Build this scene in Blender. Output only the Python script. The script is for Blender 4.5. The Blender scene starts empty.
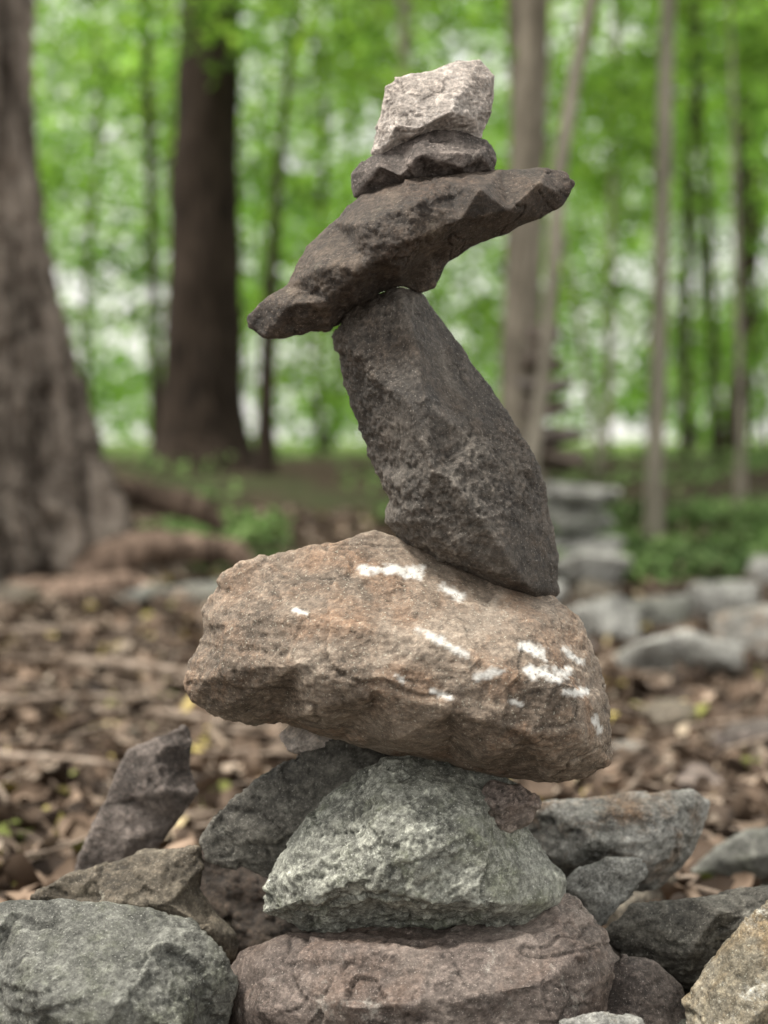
import bpy, bmesh, math, random
import numpy as np
from mathutils import Vector, noise, Matrix
from mathutils.geometry import delaunay_2d_cdt

random.seed(7); rng = np.random.default_rng(7)
scene = bpy.context.scene
col = scene.collection

# ------------------------------------------------------------ camera
FPX = 1479.0
PITCH = math.atan(72/FPX)
C = Vector((0, 0, 0.75))
FW = Vector((0, math.cos(PITCH), -math.sin(PITCH)))
UP = Vector((0, math.sin(PITCH), math.cos(PITCH)))
def P(px, py, D):
    return C + FW*D + Vector((1,0,0))*((px-384)/FPX*D) + UP*((512-py)/FPX*D)

cd = bpy.data.cameras.new("camera"); cam = bpy.data.objects.new("camera", cd); col.objects.link(cam)
cam.location = C; cam.rotation_euler = (math.pi/2-PITCH, 0, 0)
cd.sensor_fit = 'VERTICAL'; cd.sensor_height = 36; cd.sensor_width = 27; cd.lens = 52
cd.clip_end = 2000; cd.clip_start = 0.05
cd.dof.use_dof = True; cd.dof.focus_distance = 1.53; cd.dof.aperture_fstop = 2.5; cd.dof.aperture_blades = 0
scene.camera = cam

# ------------------------------------------------------------ world / light : bright hazy daylight
SUN_DIR = Vector((-0.42, -0.12, 0.92)).normalized()
el = math.asin(SUN_DIR.z); az = math.atan2(SUN_DIR.x, SUN_DIR.y)
w = bpy.data.worlds.new("World"); scene.world = w; w.use_nodes = True
nt = w.node_tree; bg = nt.nodes["Background"]
sky = nt.nodes.new("ShaderNodeTexSky"); sky.sky_type = 'NISHITA'; sky.sun_disc = False
sky.sun_elevation = el; sky.sun_rotation = az; sky.dust_density = 5.0; sky.air_density = 1.0; sky.ozone_density = 0.6
tcw = nt.nodes.new("ShaderNodeTexCoord"); cn = nt.nodes.new("ShaderNodeTexNoise"); cn.inputs['Scale'].default_value = 3.0; cn.inputs['Detail'].default_value = 5
nt.links.new(tcw.outputs['Generated'], cn.inputs['Vector'])
cr = nt.nodes.new("ShaderNodeValToRGB"); cr.color_ramp.elements[0].position = 0.3; cr.color_ramp.elements[0].color = (0.6,0.6,0.6,1); cr.color_ramp.elements[1].position = 0.6; cr.color_ramp.elements[1].color = (0.9,0.9,0.9,1)
nt.links.new(cn.outputs['Fac'], cr.inputs[0])
mxw = nt.nodes.new("ShaderNodeMix"); mxw.data_type = 'RGBA'
nt.links.new(cr.outputs[0], mxw.inputs[0]); nt.links.new(sky.outputs[0], mxw.inputs[6]); mxw.inputs[7].default_value = (10.0, 9.8, 9.1, 1)
nt.links.new(mxw.outputs[2], bg.inputs[0]); bg.inputs[1].default_value = 0.15
sd = bpy.data.lights.new("sun", 'SUN'); so = bpy.data.objects.new("sun", sd); col.objects.link(so)
sd.energy = 5.0; sd.angle = math.radians(11); sd.color = (1, 0.95, 0.86)
so.rotation_euler = SUN_DIR.to_track_quat('Z', 'Y').to_euler(); so.location = (-3, 0, 8)
scene.view_settings.view_transform = 'Standard'; scene.view_settings.look = 'None'; scene.view_settings.exposure = 0

# ------------------------------------------------------------ material helpers
class NB:
    def __init__(s, name):
        s.m = bpy.data.materials.new(name); s.m.use_nodes = True
        s.t = s.m.node_tree; s.n = s.t.nodes; s.l = s.t.links
        s.b = s.n["Principled BSDF"]; s.out = s.n["Material Output"]
        s.tc = s.n.new("ShaderNodeTexCoord")
    def map(s, scale=(1,1,1), rot=(0,0,0)):
        m = s.n.new("ShaderNodeMapping"); m.inputs['Scale'].default_value = scale; m.inputs['Rotation'].default_value = rot
        s.l.new(s.tc.outputs['Object'], m.inputs[0]); return m.outputs[0]
    def noise(s, scale, detail=6, rough=0.6, vec=None, dist=0.0):
        n = s.n.new("ShaderNodeTexNoise"); n.inputs['Scale'].default_value = scale; n.inputs['Detail'].default_value = detail
        n.inputs['Roughness'].default_value = rough; n.inputs['Distortion'].default_value = dist
        s.l.new(vec if vec else s.tc.outputs['Object'], n.inputs['Vector']); return n.outputs['Fac']
    def vor(s, scale, feature='F1', vec=None):
        n = s.n.new("ShaderNodeTexVoronoi"); n.feature = feature; n.inputs['Scale'].default_value = scale
        s.l.new(vec if vec else s.tc.outputs['Object'], n.inputs['Vector']); return n.outputs['Distance']
    def ramp(s, fac, stops, interp='LINEAR'):
        r = s.n.new("ShaderNodeValToRGB"); s.l.new(fac, r.inputs[0]); r.color_ramp.interpolation = interp
        e = r.color_ramp.elements
        while len(e) < len(stops): e.new(0.5)
        for i, (p, c) in enumerate(stops):
            e[i].position = p; e[i].color = (*c, 1) if not isinstance(c, (int, float)) else (c, c, c, 1)
        return r.outputs[0]
    def mix(s, fac, a, b, mode='MIX'):
        m = s.n.new("ShaderNodeMix"); m.data_type = 'RGBA'; m.blend_type = mode
        for sock, v in ((m.inputs[0], fac), (m.inputs[6], a), (m.inputs[7], b)):
            if isinstance(v, bpy.types.NodeSocket): s.l.new(v, sock)
            elif isinstance(v, (int, float)): sock.default_value = v
            else: sock.default_value = (*v, 1)
        return m.outputs[2]
    def math(s, op, a, b=0.0, clamp=False):
        m = s.n.new("ShaderNodeMath"); m.operation = op; m.use_clamp = clamp
        for sock, v in ((m.inputs[0], a), (m.inputs[1], b)):
            if isinstance(v, bpy.types.NodeSocket): s.l.new(v, sock)
            else: sock.default_value = v
        return m.outputs[0]
    def bump(s, h, strength, dist, prev=None):
        b = s.n.new("ShaderNodeBump"); b.inputs['Strength'].default_value = strength; b.inputs['Distance'].default_value = dist
        s.l.new(h, b.inputs['Height'])
        if prev: s.l.new(prev, b.inputs['Normal'])
        return b.outputs[0]
    def attr(s, name):
        a = s.n.new("ShaderNodeAttribute"); a.attribute_name = name; return a.outputs['Fac']
    def fin(s, colr, normal=None, rough=0.85, spec=0.3):
        s.l.new(colr, s.b.inputs['Base Color'])
        if normal: s.l.new(normal, s.b.inputs['Normal'])
        if isinstance(rough, bpy.types.NodeSocket): s.l.new(rough, s.b.inputs['Roughness'])
        else: s.b.inputs['Roughness'].default_value = rough
        s.b.inputs['Specular IOR Level'].default_value = spec
        return s.m

def stone_mat(name, dark, mid, light, lichen=None, lich_amt=0.62, strata=(0.3,0.1,1), rot=(0,0.3,0), grain=1.0, rust=None, rust_amt=0.6, sc=1.0, spark=0.0, veins=None, sheen=0.45, stamt=0.7, moss=None, bumpy=1.0):
    k = NB(name)
    v = k.map((1,1,1), rot)
    big = k.noise(7*sc, 8, 0.72, v, 0.5)
    c = k.ramp(big, [(0.34, dark), (0.48, mid), (0.63, light)])
    sv = k.map(tuple(14*sc*q for q in strata), rot)
    st = k.noise(2.2, 6, 0.74, sv, 0.3)
    c = k.mix(stamt, c, k.ramp(st, [(0.33, 0.42), (0.5, 0.95), (0.7, 1.5)]), 'MULTIPLY')
    if rust:
        rn = k.noise(9*sc, 6, 0.70, k.map((1,1,1),(1,2,0.5)), 0.6)
        c = k.mix(k.ramp(rn, [(rust_amt-0.08, 0.0), (rust_amt+0.08, 0.85)]), c, rust)
    if moss:
        mn = k.noise(13*sc, 8, 0.78, k.map((1,1,1),(2.2,0.7,1.5)), 0.3)
        c = k.mix(k.ramp(mn, [(0.50, 0.0), (0.62, 0.55)]), c, moss)
    if lichen:
        ln = k.noise(22*sc, 8, 0.82, k.map((1,1,1),(0.4,1,2)), 0.2)
        c = k.mix(k.ramp(ln, [(lich_amt-0.05, 0.0), (lich_amt+0.04, 0.9)]), c, lichen)
    if veins:
        vn = k.noise(26*sc, 8, 0.82, k.map((1,1,1),(2,0.3,1)), 0.3)
        c = k.mix(k.ramp(vn, [(0.49, 0.0), (0.59, 0.9)]), c, veins)
    # worn, paler edges and dirt held in the hollows
    geo = k.n.new("ShaderNodeNewGeometry")
    c = k.mix(0.85, c, k.ramp(geo.outputs['Pointiness'], [(0.42, 0.30), (0.49, 0.87), (0.51, 1.05), (0.60, 1.8)]), 'MULTIPLY')
    mott = k.noise(60, 6, 0.8)
    c = k.mix(0.75*grain, c, k.ramp(mott, [(0.36, 0.45), (0.5, 0.95), (0.64, 1.5)]), 'MULTIPLY')
    fine = k.noise(190, 5, 0.85)
    gm_ = k.ramp(big, [(0.35, min(1.0, 1.0*grain)), (0.6, 0.45*grain)])
    c = k.mix(gm_, c, k.ramp(fine, [(0.36, 0.28), (0.5, 0.95), (0.64, 1.9)]), 'MULTIPLY')
    pits = k.vor(95)
    pm = k.math('ADD', pits, k.math('MULTIPLY', mott, 0.6))
    c = k.mix(k.ramp(pm, [(0.30, 0.7), (0.38, 0.0)]), c, tuple(q*0.35 for q in dark))
    sp = k.noise(420, 2, 0.7)
    c = k.mix(k.ramp(sp, [(0.63, 0.0), (0.69, 0.65+spark)]), c, tuple(min(0.75, q*1.9+0.08) for q in light))
    mk = k.attr("marks")
    mm = k.math('MULTIPLY', mk, k.ramp(k.noise(180, 5, 0.8), [(0.32, 0.0), (0.45, 1.0)]))
    c = k.mix(mm, c, (0.82, 0.80, 0.76))
    n1 = k.bump(k.noise(34, 8, 0.74), 0.8*bumpy, 0.009)
    n2 = k.bump(fine, 0.8*bumpy, 0.0033, n1)
    n3 = k.bump(st, 0.5, 0.006, n2)
    return k.fin(c, n3, k.ramp(big, [(0.3, 0.46), (0.7, 0.76)]), sheen+spark)

M_tan   = stone_mat("rock_pale_tan", (0.36,0.30,0.26), (0.55,0.48,0.43), (0.68,0.61,0.56), (0.16,0.13,0.105), 0.63, grain=0.8, strata=(0.8,0.8,1), stamt=0.45)
M_mauve = stone_mat("rock_mauve", (0.048,0.038,0.034), (0.112,0.091,0.080), (0.22,0.185,0.165), (0.30,0.27,0.24), 0.66)
M_dark  = stone_mat("rock_dark_brown", (0.028,0.020,0.015), (0.072,0.052,0.039), (0.155,0.118,0.088), (0.20,0.175,0.13), 0.65, strata=(0.25,0.2,1), rot=(0,-0.45,0), rust=(0.088,0.056,0.038), rust_amt=0.58, sheen=0.6)
M_slab  = stone_mat("rock_slate", (0.042,0.034,0.028), (0.098,0.082,0.068), (0.20,0.175,0.148), (0.36,0.32,0.28), 0.655, strata=(1,0.3,0.22), rot=(0,0.45,0), sheen=0.6, rust=(0.105,0.078,0.057), rust_amt=0.58, grain=0.85)
M_big   = stone_mat("rock_sandstone", (0.130,0.098,0.073), (0.275,0.215,0.165), (0.41,0.338,0.272), (0.085,0.066,0.051), 0.64, strata=(0.22,0.3,1), rot=(0,0.22,0), rust=(0.31,0.195,0.125), rust_amt=0.56, stamt=0.6, grain=0.7, bumpy=0.85)
M_grey  = stone_mat("rock_grey_schist", (0.105,0.108,0.089), (0.215,0.219,0.186), (0.37,0.374,0.326), (0.56,0.57,0.50), 0.60, strata=(0.5,0.4,1), rot=(0,-0.6,0), spark=0.2, veins=(0.46,0.465,0.40), stamt=0.55, moss=(0.20,0.218,0.135))
M_base  = stone_mat("rock_purple_brown", (0.098,0.077,0.067), (0.188,0.150,0.131), (0.30,0.25,0.218), (0.40,0.37,0.33), 0.62, rust=(0.185,0.130,0.102), rust_amt=0.58, grain=0.85)
M_grey2 = stone_mat("rock_grey_dark", (0.085,0.086,0.075), (0.158,0.159,0.141), (0.26,0.262,0.233), (0.42,0.42,0.36), 0.64, stamt=0.5, moss=(0.15,0.16,0.11))
M_brown_grey = stone_mat("rock_brown_grey", (0.060,0.055,0.046), (0.125,0.117,0.10), (0.22,0.21,0.18), (0.33,0.33,0.28), 0.66)
M_olive = stone_mat("rock_olive_brown", (0.070,0.057,0.041), (0.15,0.125,0.093), (0.26,0.226,0.176), (0.35,0.33,0.27), 0.65, strata=(0.2,0.3,1), rot=(0,0.25,0))
M_rusty = stone_mat("rock_grey_rust", (0.115,0.112,0.10), (0.26,0.254,0.23), (0.43,0.42,0.39), (0.54,0.53,0.49), 0.61, strata=(0.2,0.3,1), rot=(0,0.1,0), rust=(0.27,0.17,0.10), rust_amt=0.57)
M_gold  = stone_mat("rock_golden", (0.12,0.103,0.072), (0.24,0.208,0.150), (0.38,0.35,0.285), (0.52,0.51,0.46), 0.60, rust=(0.27,0.19,0.10), rust_amt=0.55, strata=(1,0.3,0.3), rot=(0,-0.5,0))
M_pale  = stone_mat("rock_pale_grey", (0.15,0.149,0.137), (0.29,0.287,0.265), (0.45,0.445,0.41), (0.14,0.118,0.09), 0.60)

# ------------------------------------------------------------ stone builder
def displace(me, amp, seed, strata_dir, size, fine=1.0, facet=1.0, crack=1.0):
    n = len(me.vertices)
    co = np.empty(n*3, np.float64); 
    me.vertices.foreach_get("co", co); co = co.reshape(-1,3)
    nr = np.empty(n*3, np.float32); me.vertex_normals.foreach_get("vector", nr); nr = nr.reshape(-1,3)
    off = Vector((seed*3.17, seed*1.31, seed*2.23))
    sdv = Vector(strata_dir).normalized()
    rv = [Vector((math.sin(i*12.9898+seed)*1.0, math.sin(i*78.233+seed*2), math.sin(i*37.719+seed*3))) for i in range(256)]
    d = np.empty(n)
    f1 = 1.0/(size*0.30); f2 = 1.0/(size*0.11)
    for i in range(n):
        p = Vector(co[i])
        q = p + off
        wv = noise.noise_vector(q*(f1*1.4))*(0.25/f1)
        wf = noise.noise_vector(q*(f1*5))*(0.06/f1)
        a = noise.fractal(q*f1, 0.85, 2.0, 5)*0.9
        r, pts = noise.voronoi((q+wv+wf)*f1)
        h = rv[(int(pts[0].x*57.3)+int(pts[0].y*91.7)+int(pts[0].z*33.1)) & 255]
        fa = h.dot((q+wv+wf)*f1 - pts[0])
        r2, pts2 = noise.voronoi((q+wv*0.4+wf)*f2)
        h2 = rv[(int(pts2[0].x*57.3)+int(pts2[0].y*91.7)+int(pts2[0].z*33.1)) & 255]
        fb = h2.dot((q+wv*0.4+wf)*f2 - pts2[0])
        s = q.dot(sdv)
        qs = q*f1*0.6 + sdv*(s*f1*6)
        st = noise.fractal(qs, 0.75, 2.1, 4)
        stt = abs(st)**0.6*(1 if st > 0 else -1)
        rough_zone = max(0.30, min(1.0, 0.6+1.8*noise.noise(q*f1*0.8+Vector((3,9,1)))))
        g = noise.fractal(q*60, 0.5, 2.1, 5)
        qc = q*f1*0.8 + sdv*(s*f1*2.2) + wv*f1*1.5 + wf*f1*2
        cn_ = abs(noise.noise(qc))
        gr = max(0.0, 1-cn_/0.028)*max(0.0, min(1.0, noise.noise(q*f1*0.9+Vector((7,7,7)))*4-0.05))
        d[i] = amp*(0.48*a + 0.55*facet*fa + rough_zone*(0.26*facet*fb + 0.20*stt) - 0.45*crack*gr) + 0.0019*fine*g*rough_zone
    co += nr*d[:,None]
    me.vertices.foreach_set("co", co.ravel().astype(np.float32)); me.update()

def finish_mesh(name, me_src, voxel, smooth_it, parent, mat, amp, seed, sdir, fine, facet, marks=None):
    ob = bpy.data.objects.new("tmp", me_src); col.objects.link(ob)
    m = ob.modifiers.new("r", 'REMESH'); m.mode = 'VOXEL'; m.voxel_size = voxel
    s = ob.modifiers.new("s", 'SMOOTH'); s.factor = 0.5; s.iterations = smooth_it
    dg = bpy.context.evaluated_depsgraph_get()
    me = bpy.data.meshes.new_from_object(ob.evaluated_get(dg))
    bpy.data.objects.remove(ob)
    n = len(me.vertices); co = np.empty(n*3, np.float32); me.vertices.foreach_get("co", co); co = co.reshape(-1,3)
    mn, mx = co.min(0), co.max(0); size = float(np.max(mx-mn))
    displace(me, amp, seed, sdir, size, fine, facet)
    co2 = np.empty(n*3, np.float32); me.vertices.foreach_get("co", co2); co2 = co2.reshape(-1,3)
    if marks:
        at = me.attributes.new("marks", 'FLOAT', 'POINT')
        val = np.zeros(n, np.float32)
        wobn = np.array([noise.fractal(Vector(c)*90,0.6,2,3) for c in co2])
        for a, b, wd in marks:
            a = np.array(a); b = np.array(b); ab = b-a; 
            xz = co2[:, [0,2]]; a2 = a[[0,2]]; ab2 = ab[[0,2]]
            t = np.clip(((xz-a2)@ab2)/(ab2@ab2), 0, 1)
            dd = np.linalg.norm(xz-(a2+t[:,None]*ab2), axis=1)
            vv = np.clip(1.45-(dd+wobn*wd*1.1)/wd, 0, 1)
            vv[co2[:,1] > a[1]+0.08] = 0
            val = np.maximum(val, vv)
        at.data.foreach_set("value", val)
    cen = (co2.min(0)+co2.max(0))/2
    co2 -= cen
    me.vertices.foreach_set("co", co2.ravel())
    me.polygons.foreach_set("use_smooth", np.ones(len(me.polygons), bool))
    me.materials.clear(); me.materials.append(mat); me.update(); me.name = name
    o = bpy.data.objects.new(name, me); col.objects.link(o); o.location = cen
    if parent:
        o.parent = parent; o.location = Vector(cen)-parent.location
    return o

def stone(name, outline, front, mat, D0=1.6, T=90, back=None, rim=12, voxel=0.0026, amp=0.006, seed=1, sdir=(0.1,0.2,1), parent=None, sm=2, fine=1.0, facet=1.0, marks=None):
    r = random.Random(seed)
    k = D0/FPX
    ol = [(p[0], p[1], p[2] if len(p) > 2 else 0) for p in outline]
    n = len(ol)
    cx = sum(p[0] for p in ol)/n; cy = sum(p[1] for p in ol)/n
    if back is None:
        back = []
        for i in range(0, n):
            sc = r.uniform(0.5, 0.8)
            back.append((cx+(ol[i][0]-cx)*sc, cy+(ol[i][1]-cy)*sc, ol[i][2]+T*r.uniform(0.6, 0.95)))
        back.append((cx, cy, T))
    bm = bmesh.new()
    def side(pts, rimd, inset):
        ring = [(cx+(p[0]-cx)*inset, cy+(p[1]-cy)*inset, p[2]+rimd) for p in ol]
        allp = ring+list(pts)
        res = delaunay_2d_cdt([Vector((p[0], -p[1])) for p in allp], [(i, (i+1) % n) for i in range(n)], [], 1, 1e-4)
        vs, fs, ov = res[0], res[2], res[3]
        bv = []
        m = {}
        for i, v in enumerate(vs):
            d = allp[ov[i][0]][2] if ov[i] else 0
            b = bm.verts.new(P(v.x, -v.y, D0+d*k)); bv.append(b)
            for o_ in ov[i]: m[o_] = b
        for f in fs:
            try: bm.faces.new([bv[i] for i in f])
            except ValueError: pass
        return [m[i] for i in range(n)]
    A = side(front, -rim, 1.0); B = side(back, rim, 0.97)
    for i in range(n):
        j = (i+1) % n
        try: bm.faces.new((A[i], A[j], B[j], B[i]))
        except ValueError: pass
    bmesh.ops.recalc_face_normals(bm, faces=bm.faces)
    me = bpy.data.meshes.new("src"); bm.to_mesh(me); bm.free()
    mk = [(P(*a, D0), P(*b, D0), wd*k) for a, b, wd in marks] if marks else None
    return finish_mesh(name, me, voxel, sm, parent, mat, amp, seed, sdir, fine, facet, mk)

def blob(name, loc, dims, mat, seed, voxel=None, parent=None, rot=0.0, npts=14, amp=None):
    """free-standing angular field stone: hull of irregular points, remeshed and chipped"""
    r = random.Random(seed)
    bm = bmesh.new()
    for i in range(npts):
        th = 2*math.pi*(i+r.uniform(-.35,.35))/npts; u = r.uniform(-1,1)
        v = Vector((math.cos(th)*(1-0.3*u*u), math.sin(th)*(1-0.3*u*u), u))*r.uniform(0.85, 1.0)
        v = Vector((v.x*dims[0]*0.52, v.y*dims[1]*0.52, v.z*dims[2]*0.52))
        v = Matrix.Rotation(r.uniform(-0.2,0.2), 3, 'Y') @ Matrix.Rotation(math.sin(rot*3)*0.35, 3, 'Z') @ v
        bm.verts.new(v+Vector(loc))
    res = bmesh.ops.convex_hull(bm, input=bm.verts)
    bmesh.ops.delete(bm, geom=[g for g in res['geom_interior'] if isinstance(g, bmesh.types.BMVert)], context='VERTS')
    bmesh.ops.recalc_face_normals(bm, faces=bm.faces)
    me = bpy.data.meshes.new("src"); bm.to_mesh(me); bm.free()
    s = max(dims)
    return finish_mesh(name, me, voxel or s/45, 1, parent, mat, amp or s*0.028, seed, (0.1,0.2,1), 1.0, 1.2)

def empty(name, loc):
    e = bpy.data.objects.new(name, None); col.objects.link(e); e.empty_display_size = 0.1; e.location = loc
    return e

# ------------------------------------------------------------ the balanced cairn
cairn = empty("cairn", (0,1.6,0))

stone("capstone", [(384,86),(400,77),(432,71),(458,61),(480,60),(495,79),(494,100),(487,125),(482,139),(455,136),(430,134),(402,148),(378,160),(371,153),(373,143),(378,126),(384,104)],
      [(400,95,-20),(440,84,-22),(470,76,-18),(396,125,-30),(450,112,-34),(476,118,-20),(388,143,-22),(420,128,-32)],
      M_tan, T=36, rim=8, voxel=0.0016, amp=0.0028, seed=41, parent=cairn, fine=1.0, sm=2)
stone("wedge_stone", [(350,174),(360,162),(380,150),(404,140),(430,127),(452,126),(488,141),(497,160),(494,172),(470,176),(430,180),(400,188),(354,198),(351,188)],
      [(380,166,-34),(420,154,-42),(460,152,-40),(440,138,-20),(400,176,-36),(460,168,-38),(482,155,-28)],
      M_mauve, T=45, rim=10, voxel=0.0019, amp=0.0034, seed=12, parent=cairn, facet=1.1, sm=2)
stone("plate_stone", [(247,318),(262,303),(288,286),(298,262),(306,246),(332,222),(362,192),(400,178),(440,172),(500,170),(548,167),(568,171),(576,185),(564,204),(540,217),(505,232),(472,248),(448,264),(436,290),(420,296),(404,288),(380,294),(352,312),(328,332),(290,335),(264,337),(249,328)],
      [(290,305,-34),(320,268,-60),(360,225,-84),(420,198,-92),(480,190,-86),(540,182,-46),(330,300,-54),(370,262,-84),(410,240,-95),(460,220,-80),(510,210,-56),(400,268,-60),(430,258,-30),(450,180,-50),(300,322,-22),(556,192,-22)],
      M_dark, T=100, rim=9, voxel=0.0022, amp=0.0050, seed=13, parent=cairn, sdir=(0.45,0.2,0.9), fine=1.7, facet=0.75, sm=4)
# leaning slab: broad shaded left face, ridge, receding right faces and a chipped foot
stone("upright_slab", [(329,336),(345,318),(362,303),(382,291),(404,286),(424,294),(437,316),(462,347),(484,377),(513,420),(538,462),(549,500),(555,545),(560,594),(544,606),(520,600),(482,583),(440,563),(404,546),(385,522),(388,500),(374,466),(354,412),(342,370)],
      [(346,340,-34),(372,312,-40),(402,298,-54),(376,380,-54),(406,400,-78),(416,345,-66),(425,402,-84),(432,470,-82),(414,520,-60),(394,480,-46),(446,398,-54),(476,440,-52),(504,480,-46),(526,530,-42),(450,478,-84),(470,505,-82),(500,546,-74),(528,586,-50),(452,548,-66),(490,570,-62),(444,350,-26),(500,432,-22)],
      M_slab, T=45, rim=7, voxel=0.0021, amp=0.0036, seed=64, parent=cairn, sdir=(0.85,0.2,-0.5), facet=0.9, sm=6, fine=1.7)
stone("big_boulder", [(181,682),(185,668),(194,650),(203,632),(199,610),(212,592),(222,575),(240,563),(270,556),(300,549),(340,540),(376,530),(398,536),(440,556),(500,580),(553,597),(574,613),(592,648),(605,690),(612,735),(611,762),(590,776),(540,780),(500,775),(450,763),(400,757),(340,740),(300,730),(278,722),(250,724),(215,716),(190,702)],
      [(240,590,-30),(300,575,-40),(360,560,-36),(420,585,-52),(480,605,-66),(540,622,-74),(225,625,-58),(290,610,-84),(350,625,-104),(430,640,-118),(500,665,-124),(565,690,-112),(230,670,-78),(300,665,-108),(380,690,-124),(450,710,-126),(530,735,-120),(580,740,-98),(240,700,-66),(310,712,-92),(400,738,-96),(480,758,-86),(560,765,-80),(205,680,-52),(588,700,-80)],
      M_big, T=150, rim=14, voxel=0.0025, amp=0.0072, seed=15, parent=cairn, sdir=(0.2,0.25,0.95), facet=0.9, fine=1.0, sm=3,
      marks=[((364,565),(420,567),3.8),((404,571),(418,573),2.4),((416,616),(460,637),2.8),((440,582),(458,590),3.4),((470,656),(492,652),3.8),((516,632),(532,640),4.2),((518,654),(558,660),3.6),((556,640),(576,656),2.8),((552,674),(578,680),2.6),((586,706),(592,720),3.2),((300,600),(312,604),1.6),((428,670),(446,676),2.0),((500,680),(512,684),1.6),((395,655),(402,662),1.4)])
stone("grey_boulder", [(262,912),(268,886),(282,856),(300,826),(330,792),(358,768),(385,752),(420,754),(460,760),(505,775),(524,790),(520,812),(535,845),(562,880),(562,902),(530,930),(480,943),(440,936),(400,930),(350,935),(300,926)],
      [(330,820,-46),(296,868,-60),(290,905,-60),(390,800,-86),(420,850,-108),(360,880,-96),(430,905,-104),(500,905,-92),(440,790,-66),(480,830,-84),(520,870,-66),(490,790,-30),(540,900,-50),(385,770,-50)],
      M_grey, T=120, rim=12, voxel=0.0025, amp=0.0074, seed=16, parent=cairn, sdir=(-0.5,0.3,0.8), fine=1.6, facet=1.4, sm=1)
stone("rear_left_stone", [(198,842),(212,818),(228,802),(262,775),(300,752),(345,736),(400,742),(430,780),(400,830),(330,870),(270,882),(240,868),(210,862)],  # separate darker brown-grey stone, behind and left of the grey boulder
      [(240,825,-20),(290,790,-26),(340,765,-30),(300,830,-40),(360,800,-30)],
      M_brown_grey, D0=1.66, T=110, rim=14, voxel=0.0028, amp=0.007, seed=36, parent=cairn, facet=1.3)
stone("base_boulder", [(218,1005),(224,980),(242,955),(290,930),(340,928),(420,925),(500,918),(556,884),(582,900),(602,932),(618,965),(612,1000),(596,1040),(570,1090),(400,1110),(260,1100),(225,1050)],
      [(270,960,-70),(340,950,-90),(420,952,-96),(500,945,-92),(560,925,-60),(585,950,-70),(260,1010,-90),(350,1000,-124),(450,1000,-130),(540,985,-120),(560,1040,-120),(450,1060,-120),(330,1060,-110),(596,975,-60)],
      M_base, T=150, rim=16, voxel=0.0028, amp=0.0090, seed=47, parent=cairn, fine=1.2, facet=1.2, sm=2)
stone("shim_stone", [(280,735),(292,722),(330,722),(350,735),(345,748),(310,755),(288,752)], [(315,738,-20)], M_tan, D0=1.66, T=50, voxel=0.0025, amp=0.003, seed=18, parent=cairn)
stone("shim_stone_red", [(472,800),(490,782),(520,785),(540,800),(530,822),(505,835),(480,822)], [(500,805,-30),(520,808,-20)], M_base, D0=1.57, T=50, voxel=0.0022, amp=0.004, seed=19, parent=cairn, facet=1.5)

# ------------------------------------------------------------ rocks of the pile
stone("rock", [(-60,960),(-30,915),(10,902),(60,900),(130,906),(190,925),(218,955),(233,985),(222,1040),(200,1100),(60,1120),(-60,1080)],
      [(20,930,-50),(90,935,-60),(160,950,-60),(200,985,-50),(40,990,-100),(120,1000,-110),(180,1030,-90),(80,1060,-110)],
      M_grey2, D0=1.55, T=150, rim=18, voxel=0.003, amp=0.0085, seed=51, fine=1.4, facet=1.1, sm=2)
stone("rock", [(28,898),(60,878),(100,864),(145,850),(200,845),(204,862),(202,885),(218,915),(235,935),(236,962),(200,960),(130,930),(60,925)],
      [(100,885,-30),(160,868,-34),(190,880,-30),(170,905,-50),(210,930,-40),(110,905,-44)],
      M_olive, D0=1.68, T=110, rim=12, voxel=0.003, amp=0.006, seed=22, sdir=(0.3,0.3,0.9), facet=1.2)
stone("rock", [(72,880),(90,830),(110,790),(128,748),(160,734),(185,725),(193,740),(190,768),(197,792),(176,822),(146,860),(110,885)],
      [(120,800,-16),(150,755,-22),(176,745,-14),(165,790,-28),(130,840,-26),(182,775,-8)],
      M_mauve, D0=1.85, T=60, rim=10, voxel=0.003, amp=0.005, seed=23, sdir=(0.8,0,0.5))
stone("rock", [(515,812),(540,800),(600,795),(690,788),(710,802),(704,832),(682,868),(655,892),(600,886),(560,880),(530,850)],
      [(560,815,-30),(620,812,-40),(680,805,-34),(600,840,-64),(660,840,-60),(640,872,-50),(570,860,-50)],
      M_rusty, D0=1.82, T=110, rim=10, voxel=0.003, amp=0.006, seed=24, sdir=(0.1,0.2,1), facet=1.3, sm=1)
stone("rock", [(560,885),(580,868),(610,858),(642,858),(648,874),(625,900),(600,928),(575,925)],
      [(600,872,-20),(625,872,-18),(595,900,-30)], M_pale, D0=1.7, T=60, voxel=0.0028, amp=0.004, seed=25, facet=1.4)
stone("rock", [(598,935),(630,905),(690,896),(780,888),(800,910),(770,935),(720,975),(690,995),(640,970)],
      [(650,920,-30),(720,910,-40),(690,950,-46),(750,920,-40)], M_brown_grey, D0=1.66, T=100, voxel=0.003, amp=0.007, seed=26)
stone("rock", [(686,1000),(705,970),(735,935),(775,895),(820,880),(850,1000),(820,1090),(720,1100),(690,1050)],
      [(730,975,-36),(770,935,-36),(800,980,-60),(750,1020,-70),(720,1040,-60)], M_gold, D0=1.52, T=110, voxel=0.0028, amp=0.006, seed=27, fine=1.5)
stone("rock", [(600,970),(622,955),(655,960),(682,985),(694,1020),(690,1070),(640,1100),(600,1080),(590,1020)],
      [(640,985,-36),(665,1005,-36),(630,1030,-50),(660,1050,-50)], M_mauve, D0=1.58, T=90, voxel=0.003, amp=0.005, seed=28)
stone("rock", [(560,1020),(590,1012),(640,1018),(660,1060),(600,1090),(560,1070)], [(600,1035,-30),(620,1050,-30)], M_pale, D0=1.45, T=60, voxel=0.003, amp=0.005, seed=29)
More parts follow.
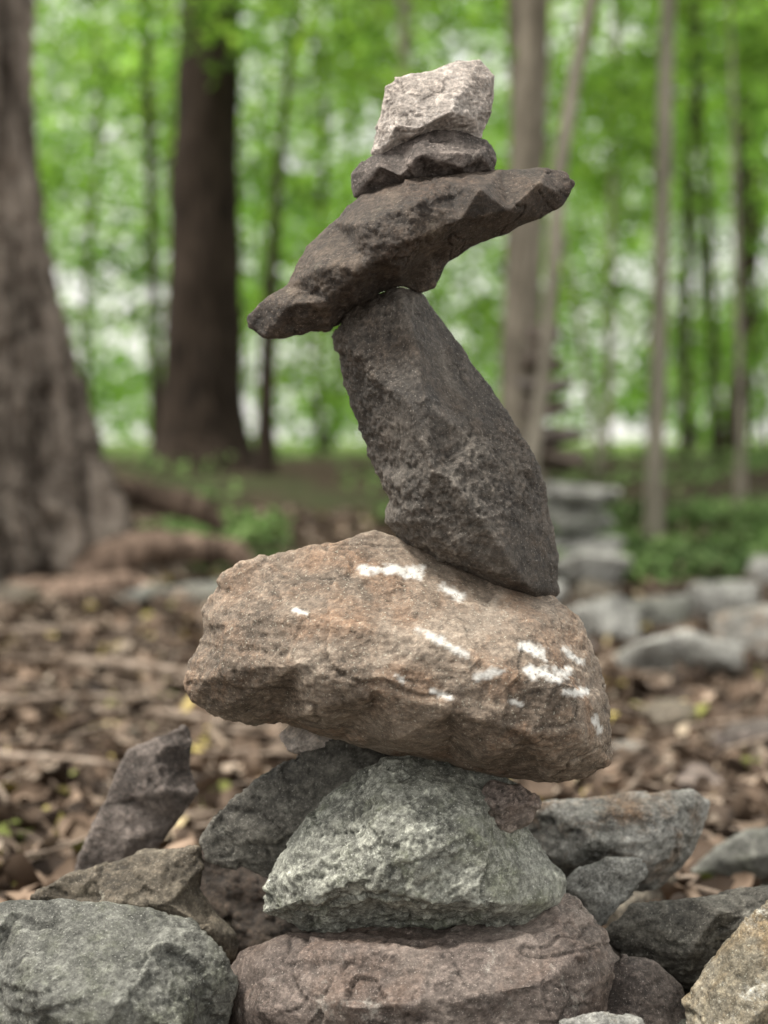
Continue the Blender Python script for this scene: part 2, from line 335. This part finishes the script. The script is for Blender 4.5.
stone("rock", [(690,872),(715,848),(745,832),(800,822),(850,840),(840,885),(740,892)], [(730,862,-20),(780,850,-30)], M_grey2, D0=2.3, T=90, voxel=0.005, amp=0.009, seed=30)

def ground_noise(x, y):
    return 0.035*noise.fractal(Vector((x*0.9, y*0.9, 3.3)), 0.8, 2.0, 3)
def sstep(a, b, t):
    t = max(0, min(1, (t-a)/(b-a))); return t*t*(3-2*t)
def gz(x, y):
    z = 0.50*sstep(7, 15, y)
    z += 0.10*math.exp(-((x)**2+(y-1.7)**2)/0.6)
    z += 0.16*math.exp(-((x+2.0)**2+(y-6.9)**2)/1.6)
    z += ground_noise(x, y)*(1 if y < 20 else 2)
    return z

pile = [(-0.36,1.45,0.07,.34,.3,.2,M_olive),(0.42,1.5,0.06,.3,.3,.22,M_grey2),(0.0,1.95,0.12,.40,.35,.22,M_grey2),(-0.16,1.84,0.13,.30,.2,.24,M_dark),  # last entry: dark stone added in the hollow, its colour standing in for shade
        (-0.30,1.9,0.08,.3,.28,.16,M_olive),(0.30,2.1,0.06,.3,.3,.2,M_olive),(0.55,1.95,0.07,.34,.3,.2,M_grey2),(-0.6,1.6,0.06,.36,.34,.22,M_rusty),
        (0.72,1.6,0.06,.4,.34,.24,M_grey2),(0.0,2.3,0.05,.4,.34,.2,M_pale),(0.1,1.3,0.0,.3,.26,.14,M_base),(-0.8,2.0,0.03,.3,.25,.16,M_grey2),
        (0.27,1.74,0.10,.26,.22,.20,M_dark)]
for i, (x, y, z, a, b, c, m) in enumerate(pile):
    blob("rock", (x, y, z), (a, b, c), m, 100+i, voxel=0.005, rot=i*0.7)

# loose field stones behind
trail = [(0.92,4.6,.44,.34,.22,M_pale),(0.80,5.4,.34,.30,.24,M_pale),(1.26,5.0,.36,.3,.26,M_rusty),(1.10,6.0,.36,.3,.22,M_grey2),(1.45,6.3,.40,.3,.22,M_pale),
         (0.66,6.5,.34,.3,.26,M_pale),(1.30,4.3,.26,.22,.14,M_olive),(1.0,7.3,.50,.4,.28,M_pale),(0.52,4.3,.16,.14,.10,M_olive),(0.93,3.5,.34,.2,.16,M_mauve),
         (1.9,7.2,.36,.3,.2,M_pale),(1.12,3.0,.22,.16,.13,M_grey2),(1.9,5.9,.4,.36,.24,M_rusty),(0.66,3.1,.14,.12,.09,M_base),(0.74,3.8,.18,.14,.10,M_olive),(1.12,3.9,.18,.16,.1,M_rusty),
         (0.58,3.5,.12,.1,.07,M_rusty),(-0.9,2.9,.12,.1,.06,M_mauve),(-0.6,3.6,.1,.08,.05,M_olive),(-1.2,4.2,.16,.1,.07,M_dark),(0.64,5.0,.2,.18,.14,M_mauve),(1.6,4.9,.3,.3,.2,M_olive),(0.70,7.6,.4,.3,.24,M_grey2),(0.95,6.6,.26,.2,.16,M_olive)]
for i, (x, y, a, b, c, m) in enumerate(trail):
    blob("rock", (x, y, gz(x,y)+c*0.32), (a, b, c), m, 200+i, voxel=0.011, rot=i*1.1)
left_rocks = [(-1.05,6.2,.40,.2,.16,M_grey2),(-1.5,5.9,.3,.2,.14,M_olive),(-0.80,6.5,.36,.3,.16,M_grey2),(-1.62,5.3,.24,.2,.2,M_olive)]
for i, (x, y, a, b, c, m) in enumerate(left_rocks):
    blob("rock", (x, y, gz(x,y)+c*0.25), (a, b, c), m, 240+i, voxel=0.011, rot=i*0.9)

cairn2 = empty("cairn", (0.9,8.0,0))
zz = gz(1.0, 8.0)-0.03
spec = [(1.02,.66,.5,.24,M_pale),(1.00,.56,.42,.17,M_grey2),(1.06,.50,.36,.17,M_pale),(0.94,.40,.30,.16,M_dark),(0.91,.38,.28,.15,M_mauve),(0.87,.32,.24,.15,M_dark),(0.86,.36,.26,.14,M_mauve),(0.84,.30,.22,.15,M_dark),(0.85,.25,.18,.13,M_dark)]
for i, (x, a, b, c, m) in enumerate(spec):
    blob("stacked_stone", (x, 8.0, zz+c*0.5), (a, b, c*1.08), m, 300+i, voxel=0.011, parent=cairn2, rot=i*0.5)
    zz += c*0.95

# ------------------------------------------------------------ ground
def axis(lo, hi, fine_lo, fine_hi, step, big):
    a = list(np.arange(fine_lo, fine_hi, step)); v = fine_hi; s = step
    while v < hi: a.append(v); s = min(s*1.22, big); v += s
    a.append(hi)
    v = fine_lo; s = step; b = []
    while v > lo: s = min(s*1.22, big); v -= s; b.append(max(v, lo))
    return sorted(set(b+a))
xs = axis(-300, 300, -3.5, 4.0, 0.05, 25); ys = axis(-60, 600, 0.4, 10, 0.05, 25)
V = [(x, y, gz(x, y)+0.012*noise.noise(Vector((x*7, y*7, 0)))) for y in ys for x in xs]
nx = len(xs)
F = [(j*nx+i, j*nx+i+1, (j+1)*nx+i+1, (j+1)*nx+i) for j in range(len(ys)-1) for i in range(nx-1)]
gm = bpy.data.meshes.new("ground"); gm.from_pydata(V, [], F); gm.polygons.foreach_set("use_smooth", np.ones(len(F), bool))
k = NB("forest_floor")
sep = k.n.new("ShaderNodeSeparateXYZ"); k.l.new(k.tc.outputs['Object'], sep.inputs[0])
soil = k.ramp(k.noise(9, 8, 0.75), [(0.3, (0.022,0.016,0.012)), (0.5, (0.065,0.047,0.034)), (0.7, (0.15,0.11,0.08))])
green = k.ramp(k.noise(3, 8, 0.75), [(0.35, (0.035,0.035,0.020)), (0.55, (0.055,0.085,0.03)), (0.75, (0.10,0.15,0.05))])
lawn = k.ramp(k.noise(0.5, 6, 0.7), [(0.3, (0.13,0.20,0.06)), (0.7, (0.30,0.40,0.15))])  # far clearing: sunlit brightness is put into this paler green
patch = k.noise(0.55, 5, 0.65)
nearf = k.math('MULTIPLY', k.ramp(patch, [(0.46, 0.0), (0.58, 1.0)]), k.ramp(k.math('MULTIPLY', sep.outputs[1], 0.05), [(0.35, 0.0), (0.42, 0.6)]))
c = k.mix(nearf, soil, green)
c = k.mix(k.ramp(k.math('ADD', k.math('MULTIPLY', sep.outputs[1], 0.02), k.math('MULTIPLY', patch, 0.2)), [(0.50, 0.0), (0.66, 1.0)]), c, lawn)
nb = k.bump(k.noise(25, 8, 0.8), 1.0, 0.03)
gm.materials.append(k.fin(c, nb, 0.95, 0.1))
g = bpy.data.objects.new("ground", gm); col.objects.link(g)

# ------------------------------------------------------------ leaf meshes
def leaf_mesh(name, centers, normals_dir, sizes, mat, aspect=0.6, curl=0.2, parent=None, simple=False):
    n = len(centers)
    if simple:
        T = np.array([[0,-.5,0],[.5*aspect,0.0,.08],[0,.5,0],[-.5*aspect,0.0,.08]]); FA = [[0,1,2,3]]
    else:
        a = aspect
        T = np.array([[0,-.5,0],[.34*a,-.25,.10],[.5*a,.08,.14],[.28*a,.33,.10],[0,.5,0],[-.28*a,.33,.12],[-.5*a,.08,.16],[-.34*a,-.25,.10],[0,-.1,-.02],[0,.2,-.02]])
        FA = [[0,1,8],[1,2,9,8],[2,3,9],[3,4,9],[4,5,9],[5,6,9],[6,7,8,9],[7,0,8]]
    kk = len(T)
    up = normals_dir/np.linalg.norm(normals_dir, axis=1)[:,None]
    rnd = rng.normal(size=(n,3)); t1 = np.cross(up, rnd); t1 /= np.linalg.norm(t1, axis=1)[:,None]; t2 = np.cross(up, t1)
    X = T[None,:,0]*rng.uniform(0.7,1.3,(n,1)); Y = T[None,:,1]; Z = T[None,:,2] 
    Z = Z*rng.uniform(-1.5,2.0,(n,1)) + (Y**2)*rng.uniform(-curl*4, curl*5,(n,1)) + X*Y*rng.uniform(-1,1,(n,1))*curl*3
    v = centers[:,None,:] + sizes[:,None,None]*(X[...,None]*t1[:,None,:]+Y[...,None]*t2[:,None,:]+Z[...,None]*up[:,None,:])
    if parent: v = v - np.array(parent.location)
    me = bpy.data.meshes.new(name)
    me.vertices.add(n*kk); me.vertices.foreach_set("co", v.reshape(-1).astype(np.float32))
    lens = [len(f) for f in FA]; flat = np.concatenate([np.array(f) for f in FA])
    loops = (flat[None,:] + (np.arange(n)*kk)[:,None]).reshape(-1)
    me.loops.add(len(loops)); me.loops.foreach_set("vertex_index", loops.astype(np.int32))
    st = np.concatenate([[0], np.cumsum(lens)[:-1]]); starts = (st[None,:] + (np.arange(n)*sum(lens))[:,None]).reshape(-1)
    me.polygons.add(len(starts)); me.polygons.foreach_set("loop_start", starts.astype(np.int32))
    me.update(calc_edges=True); me.validate()
    me.materials.append(mat)
    o = bpy.data.objects.new(name, me); col.objects.link(o)
    if parent: o.parent = parent
    return o

def island_mat(name, stops, transl=0.0, tcol=None, nscale=0.5, rough=0.7, var=(0.5,1.4)):
    k = NB(name)
    geo = k.n.new("ShaderNodeNewGeometry")
    c = k.ramp(geo.outputs['Random Per Island'], stops)
    big = k.noise(nscale, 3, 0.6)
    c = k.mix(0.9, c, k.ramp(big, [(0.36, var[0]), (0.64, var[1])]), 'MULTIPLY')
    k.fin(c, None, rough, 0.25)
    if transl > 0:
        tr = k.n.new("ShaderNodeBsdfTranslucent"); 
        tcl = k.mix(1.0, c, tcol, 'MULTIPLY'); k.l.new(tcl, tr.inputs[0])
        mx = k.n.new("ShaderNodeMixShader"); mx.inputs[0].default_value = transl
        k.l.new(k.b.outputs[0], mx.inputs[1]); k.l.new(tr.outputs[0], mx.inputs[2]); k.l.new(mx.outputs[0], k.out.inputs[0])
    return k.m

M_litter = island_mat("dead_leaves", [(0.0,(0.030,0.020,0.014)),(0.3,(0.080,0.054,0.037)),(0.55,(0.15,0.105,0.074)),(0.8,(0.27,0.195,0.142)),(0.94,(0.46,0.38,0.30)),(0.97,(0.45,0.36,0.12)),(1.0,(0.16,0.22,0.06))], 0, None, 3.0)
M_leafA = island_mat("green_leaves", [(0.0,(0.050,0.110,0.018)),(0.5,(0.098,0.200,0.033)),(1.0,(0.19,0.32,0.060))], 0.5, (2.3,2.2,1.5), 0.8, var=(0.32,1.5))
M_herb = island_mat("ground_herbs", [(0.0,(0.07,0.14,0.035)),(0.6,(0.13,0.23,0.06)),(1.0,(0.22,0.33,0.11))], 0, None, 1.0)

N = 42000
yy = 1.2 + 9.5*rng.uniform(0,1,N)**1.15
xx = rng.uniform(-1,1,N)*(0.9+0.36*yy)
keep = (np.hypot(xx, yy-1.65) > 0.55) | (rng.uniform(0,1,N) < 0.2)
xx = xx[keep]; yy = yy[keep]; N = len(xx)
zz_ = np.array([gz(a,b) for a,b in zip(xx,yy)]) + np.abs(rng.normal(0,0.018,N))
nd = np.stack([rng.normal(0,.7,N), rng.normal(0,.7,N), np.ones(N)],1)
leaf_mesh("leaf_litter", np.stack([xx,yy,zz_],1), nd, 0.028+0.085*rng.uniform(0,1,N)**1.8, M_litter, 0.62, 0.3)

M_twig = NB("twig_wood"); M_twig = M_twig.fin(M_twig.ramp(M_twig.noise(20), [(0.35,(0.10,0.07,0.05)),(0.65,(0.38,0.31,0.25))]), None, 0.9)

def tube(bm, pts, rad, seg=10, disp=None, caps=True):
    rings = []
    n = len(pts)
    for i, p in enumerate(pts):
        t = (pts[min(i+1,n-1)]-pts[max(i-1,0)]).normalized()
        a = t.cross(Vector((0,1,0.01))); 
        if a.length < 0.05: a = t.cross(Vector((1,0,0)))
        a.normalize(); b = a.cross(t)
        ring = []
        for j in range(seg):
            th = 2*math.pi*j/seg
            dv = a*math.cos(th)+b*math.sin(th)
            r = rad[i]
            if disp: r = disp(p, dv, r, th)
            ring.append(bm.verts.new(p+dv*r))
        rings.append(ring)
    for i in range(n-1):
        for j in range(seg):
            f = bm.faces.new((rings[i][j], rings[i][(j+1)%seg], rings[i+1][(j+1)%seg], rings[i+1][j])); f.smooth = True
    if caps:
        bm.faces.new(rings[0][::-1]); bm.faces.new(rings[-1])

def resample(pts, rad, m):
    P_ = np.array([list(p) for p in pts]); R = np.array(rad); t = np.linspace(0,1,len(pts))
    tt = np.linspace(0,1,m)
    Q = np.stack([np.interp(tt,t,P_[:,i]) for i in range(3)],1); q = np.interp(tt,t,R)
    kk = max(1, m//(len(pts)*2))
    for _ in range(kk):
        Q[1:-1] = (Q[:-2]+2*Q[1:-1]+Q[2:])/4; q[1:-1] = (q[:-2]+2*q[1:-1]+q[2:])/4
    return [Vector(v) for v in Q], list(q)

def mesh_obj(name, bm, mat, parent=None):
    me = bpy.data.meshes.new(name)
    if parent: bmesh.ops.translate(bm, verts=bm.verts, vec=-parent.location)
    bm.to_mesh(me); bm.free(); me.materials.append(mat)
    o = bpy.data.objects.new(name, me); col.objects.link(o)
    if parent: o.parent = parent
    return o

bm = bmesh.new()
rr = random.Random(5)
for i in range(460):
    y = 1.7+8*rr.random()**1.2; x = rr.uniform(-1,1)*(0.6+0.36*y); L = rr.uniform(0.08,0.6); a = rr.uniform(0, math.pi)
    if math.hypot(x, y-1.65) < 0.6: continue
    pts = []
    for s in range(6):
        u = (s/5-0.5)*L
        px_, py_ = x+math.cos(a)*u+rr.gauss(0,.008), y+math.sin(a)*u+rr.gauss(0,.008)
        pts.append(Vector((px_, py_, gz(px_,py_)+0.045+rr.gauss(0,.008))))
    r0 = rr.uniform(0.0015,0.007)
    tube(bm, pts, [r0, r0, r0*.9, r0*.8, r0*.65, r0*.4], 6)
for (x0,y0,x1,y1,r0) in [(-1.0,4.6,0.1,4.2,0.022),(-1.5,3.9,-0.6,4.1,0.016),(-0.9,3.3,-0.35,3.0,0.010),(-1.9,4.9,-0.9,5.3,0.024),(-0.5,5.0,0.3,5.6,0.02),(-0.75,3.9,-0.2,3.55,0.013)]:
    pts = [Vector((x0+(x1-x0)*s/7+rr.gauss(0,.012), y0+(y1-y0)*s/7+rr.gauss(0,.012), 0)) for s in range(8)]
    pts = [Vector((p.x,p.y,gz(p.x,p.y)+0.045)) for p in pts]
    tube(bm, pts, [r0*(1-0.08*s) for s in range(8)], 8)
mesh_obj("fallen_twigs", bm, M_twig)

# ------------------------------------------------------------ trees
def bark_mat(name, dark, light, vs=1.0):
    k = NB(name)
    v = k.map((16*vs,16*vs,2.6*vs))
    n = k.noise(1.0, 7, 0.66, v, 0.5)
    c = k.ramp(n, [(0.38, dark), (0.5, tuple((a+b)/2 for a,b in zip(dark,light))), (0.62, light)])
    c = k.mix(0.6, c, k.ramp(k.noise(1.2, 5, 0.7), [(0.3, 0.5), (0.7, 1.3)]), 'MULTIPLY')
    nb = k.bump(n, 1.0, 0.04)
    return k.fin(c, nb, 0.95, 0.15)
B_oak = bark_mat("bark_oak", (0.048,0.038,0.031), (0.38,0.32,0.27), 0.6)
B_dark = bark_mat("bark_dark", (0.018,0.013,0.010), (0.062,0.045,0.034))
B_grey = bark_mat("bark_grey", (0.15,0.128,0.10), (0.38,0.33,0.27))
B_pale = bark_mat("bark_pale", (0.20,0.178,0.14), (0.42,0.38,0.31))

def crown(name, branches_end, nleaf, size, parent, spread=0.9, mat=None):
    cs = np.array([list(b) for b in branches_end])
    idx = rng.integers(0, len(cs), nleaf)
    c = cs[idx] + rng.normal(size=(nleaf,3))*np.array([spread, spread, spread*0.35])
    nd = rng.normal(size=(nleaf,3))*0.6+np.array([0,0,1.0])
    return leaf_mesh(name, c, nd, rng.uniform(size*0.6,size*1.3,nleaf), mat or M_leafA, 0.6, 0.1, parent, simple=True)

def tree(name, pts, rad, bark, seg=20, m=60, height=12, disp=None, nbr=9, nleaf=5000, seed=0, low=4.5, blen=2.6, leaf=0.14):
    r = random.Random(seed)
    e = empty(name, pts[0])
    p2, r2 = resample(pts, rad, m)
    top = p2[-1]; dirv = (p2[-1]-p2[-4]).normalized(); rt = r2[-1]
    steps = 14; cur = top.copy(); L = max(0.5, height-top.z)/steps
    d = dirv
    for s in range(1, steps+1):
        d = (d+Vector((r.gauss(0,.05), r.gauss(0,.05), 0.08))).normalized(); cur = cur+d*L
        p2.append(cur.copy()); r2.append(rt*(1-0.85*s/steps))
    bm = bmesh.new(); tube(bm, p2, r2, seg, disp)
    ends = []
    cand = [i for i, p in enumerate(p2) if p.z > low and i < len(p2)-1]
    for b in range(nbr):
        i = cand[int((b+0.5)/nbr*len(cand))]; p = p2[i]; a = r.uniform(0, 2*math.pi)
        dd = Vector((math.cos(a), math.sin(a), r.uniform(0.1,0.7))).normalized(); bl = blen*r.uniform(0.6,1.2)
        q = [p]; rr_ = [r2[i]*0.5]
        for s in range(1,6):
            dd = (dd+Vector((r.gauss(0,.18), r.gauss(0,.18), r.gauss(0.03,.1)))).normalized()
            q.append(q[-1]+dd*bl/5); rr_.append(r2[i]*0.5*(1-s/6))
            if s >= 2: ends.append(q[-1])
            if s in (2,3,4):
                sd_ = (dd+Vector((r.gauss(0,.8), r.gauss(0,.8), r.gauss(0,.3)))).normalized()
                q2 = [q[-1], q[-1]+sd_*bl*0.2, q[-1]+sd_*bl*0.42+Vector((0,0,-0.05))]
                tube(bm, q2, [rr_[-1]*0.6, rr_[-1]*0.4, rr_[-1]*0.15], 5); ends.append(q2[-1])
        tube(bm, q, rr_, 7)
    mesh_obj("trunk", bm, bark, e)
    if nleaf and ends: crown("crown", ends, nleaf, leaf, e, 0.45)
    return e

DX = 6.9
prof = [(700,270),(640,262),(600,240),(560,210),(500,186),(450,167),(380,143),(300,117),(200,99),(100,93),(0,91),(-200,84),(-500,76)]
pts = [P(-70, y, DX) for y,_ in prof]; rad = [r*DX/FPX for _,r in prof]
def oak_disp(p, dv, r, th):
    fl = max(0, min(1, (1.5-p.z)/1.5))**1.6
    base = min(r, 0.46)
    lobe = 0.5+0.5*math.cos(5*(th+math.pi)+0.25*math.sin(3*p.z)); lobe = lobe**1.3
    rr_ = base+(r-base)*(0.4+0.6*lobe) 
    q = p+dv*r
    f = noise.fractal(Vector((q.x*10, q.y*10, q.z*1.8)), 0.7, 2.0, 4)
    g_ = noise.fractal(Vector((q.x*2.5, q.y*2.5, q.z*1.2)), 0.8, 2.0, 3)
    return rr_ - 0.08*abs(f)*2 + 0.06 + 0.045*g_*(0.5+fl)
oak = tree("oak_tree", pts, rad, B_oak, seg=240, m=200, height=15, disp=oak_disp, nbr=10, nleaf=6000, seed=3, low=5.5, blen=4.5, leaf=0.17)
bm = bmesh.new()
rootspec = [([(60,545),(105,500),(140,495),(180,503),(205,512),(222,530)],[32,20,15,15,12,6],7.5),([(80,590),(122,552),(160,546),(205,550),(235,553),(255,572)],[32,20,17,16,13,6],6.7),([(20,610),(90,594),(130,584),(165,600),(185,618)],[36,20,12,8,4],6.2),([(-60,630),(10,620),(60,628),(90,650)],[44,26,14,5],6.0)]
for pl, rd, D in rootspec:
    a, b = resample([P(x,y,D) for x,y in pl], [q*D/FPX for q in rd], 44)
    tube(bm, a, b, 20, lambda p,dv,r,th: r*(1+0.28*noise.fractal((p+dv*r)*4,0.8,2,4)))
mesh_obj("roots", bm, bark_mat("bark_root",(0.060,0.042,0.032),(0.36,0.26,0.20)), oak)

def simple_tree(name, pl, rl, D, bark, **kw):
    pts = [P(x,y,D) for x,y in pl]; rad = [r*D/FPX for r in rl]
    p0 = pts[0].copy(); p0.z = gz(p0.x,p0.y)-0.15; pts = [p0]+pts; rad = [rad[0]*1.15]+rad
    wob = lambda p,dv,r,th: r*(1+0.10*noise.fractal(Vector(((p.x+dv.x*r)*4,(p.y+dv.y*r)*4,p.z*1.5)),0.8,2,3))
    return tree(name, pts, rad, bark, disp=wob, **kw)
simple_tree("maple_tree", [(203,468),(203,440),(203,380),(203,300),(206,150),(211,0),(214,-200)], [58,46,40,37,33,31,28], 14, B_dark, seg=28, seed=4, height=14, low=6.5, nleaf=3500)
simple_tree("beech_tree", [(524,490),(522,440),(520,340),(526,200),(530,100),(534,0),(540,-200)], [24,21,19,18,17,17,15], 11, B_grey, seed=5, height=12, low=5.5, nleaf=2500)
simple_tree("beech_tree", [(512,480),(510,400),(516,250),(520,120),(516,0),(508,-200)], [12,11,11,10,10,8], 12.5, B_grey, seed=15, height=11, low=5.5, nleaf=1500)
simple_tree("sapling_tree", [(531,470),(537,420),(545,370),(551,300),(556,230),(560,165),(574,80),(592,0),(625,-150)], [7,7,7,7,7,7,7,7,6], 7.6, B_pale, seg=12, seed=6, height=7.5, low=4.2, nbr=6, nleaf=1200, blen=1.6)
simple_tree("sapling_tree", [(653,530),(655,470),(658,400),(660,300),(663,200),(665,100),(668,0),(672,-150)], [10,8.5,8,8,7.5,7.5,7,6], 9, B_pale, seg=12, seed=7, height=8, low=4.2, nbr=6, nleaf=1200, blen=1.6)
thin = [("sapling_tree",[(265,480),(266,420),(268,340),(276,200),(290,60),(300,0)],[12,10,8,5,3,2],13,B_dark),
        ("sapling_tree",[(156,450),(154,300),(150,150),(147,0)],[6,5,5,5],19,B_dark),
        ("sapling_tree",[(404,470),(403,300),(403,120),(405,0)],[8,7,7,7],17,B_pale),
        ("sapling_tree",[(684,455),(685,300),(688,200),(700,0)],[6,5,4,3],18,B_dark),
        ("sapling_tree",[(716,462),(714,330),(706,180),(690,0)],[6,5,4,3],19,B_dark),
        ("sapling_tree",[(607,440),(609,340),(612,200),(616,0)],[4,4,3,3],20,B_grey),
        ("sapling_tree",[(740,500),(741,440),(738,300),(730,0)],[6,4,3,2],11,B_pale),
        ("sapling_tree",[(320,450),(316,300),(326,150),(318,0)],[4,3,3,2],22,B_dark),
        ("sapling_tree",[(90,450),(84,300),(100,150),(96,0)],[4,3,3,2],24,B_dark),
        ("sapling_tree",[(600,480),(596,440),(590,390),(580,330)],[4,3,3,2],13,B_pale)]
for i,(nm,pl,rl,D,b) in enumerate(thin):
    simple_tree(nm, pl, rl, D, b, seg=10, m=30, seed=20+i, height=7+D*0.2, low=3.5, nbr=6, nleaf=1600, blen=2.0)

# ------------------------------------------------------------ understory + distant forest
def clumps(nc, per, ylo, yhi, zlo, zhi, spread, size, name, mat, gap=0.0, xw=0.45, flat=0.3, parent=None, seedoff=0, fs=1.0):
    cs = []
    while len(cs) < nc:
        y = rng.uniform(ylo, yhi); x = rng.uniform(-1,1)*(3+xw*y); z = rng.uniform(zlo, zhi)
        if noise.noise(Vector((x*0.22*fs+seedoff, y*0.15*fs, z*0.28*fs))) < gap: continue
        cs.append((x, y, z+0.5))
    cs = np.array(cs); c = np.repeat(cs, per, 0); n = len(c)
    c = c + rng.normal(size=(n,3))*np.array([spread, spread, spread*flat])
    nd = rng.normal(size=(n,3))*0.7+np.array([0,0,1.0])
    return leaf_mesh(name, c, nd, rng.uniform(size*0.6,size*1.4,n), mat, 0.62, 0.1, parent, simple=True)
M_far = island_mat("far_leaves", [(0.0,(0.060,0.130,0.025)),(0.5,(0.120,0.240,0.046)),(1.0,(0.22,0.37,0.085))], 0.5, (2.3,2.2,1.6), 0.35, var=(0.32,1.5))
M_edge = island_mat("forest_edge_leaves", [(0.0,(0.12,0.22,0.055)),(0.5,(0.20,0.34,0.095)),(1.0,(0.32,0.46,0.17))], 0.5, (1.8,1.7,1.4), 0.15, var=(0.45,1.4))  # lighter yellow-green, sunlight on the far leaves painted into the colour
clumps(310, 90, 15, 24, 0.7, 6.5, 0.42, 0.13, "understory_foliage", M_leafA, 0.06, seedoff=5)
df = empty("distant_trees", (0,40,0))
clumps(640, 90, 28, 60, 0.6, 17, 0.9, 0.30, "foliage", M_far, 0.05, parent=df, flat=0.5, seedoff=11, xw=0.4)
clumps(430, 46, 66, 95, 0.5, 26, 1.7, 0.75, "edge_foliage", M_edge, 0.0, parent=df, flat=0.6, seedoff=31, xw=0.35, fs=0.6)
bm = bmesh.new(); r = random.Random(9)
for i in range(34):
    y = r.uniform(26,62); x = r.uniform(-1,1)*(4+0.42*y); rad0 = r.uniform(0.06,0.2); ln = r.gauss(0,0.8)
    pts = [Vector((x+ln*s/6+r.gauss(0,.12), y, 0.2+s*2.6)) for s in range(7)]
    tube(bm, pts, [rad0*(1-0.1*s) for s in range(7)], 8)
mesh_obj("trunks", bm, B_dark, df)

# herbs: patches mostly to the right of the stones and by the oak
n = 56000
yy = np.where(rng.uniform(0,1,n) < 0.5, rng.uniform(7.2, 10.5, n), rng.uniform(10, 24, n)); xx = rng.uniform(-1,1,n)*(1.5+0.4*yy)
def herb_ok(a, b):
    t = noise.noise(Vector((a*0.9, b*0.7, 9.0)))
    th = 0.12
    if a > 0.65 and b < 10.5: th = -0.5
    if 12 < b < 17: th = 0.10
    return t > th
keep = np.array([herb_ok(a,b) for a,b in zip(xx,yy)])
xx = xx[keep]; yy = yy[keep]; n = len(xx)
z = np.array([gz(a,b) for a,b in zip(xx,yy)]) + rng.uniform(0.02,0.15,n)
leaf_mesh("ground_cover_plants", np.stack([xx,yy,z],1), rng.normal(size=(n,3))*0.6+np.array([0,0,1.0]), rng.uniform(0.03,0.10,n), M_herb, 0.5, 0.2, simple=True)
print("DONE", n)
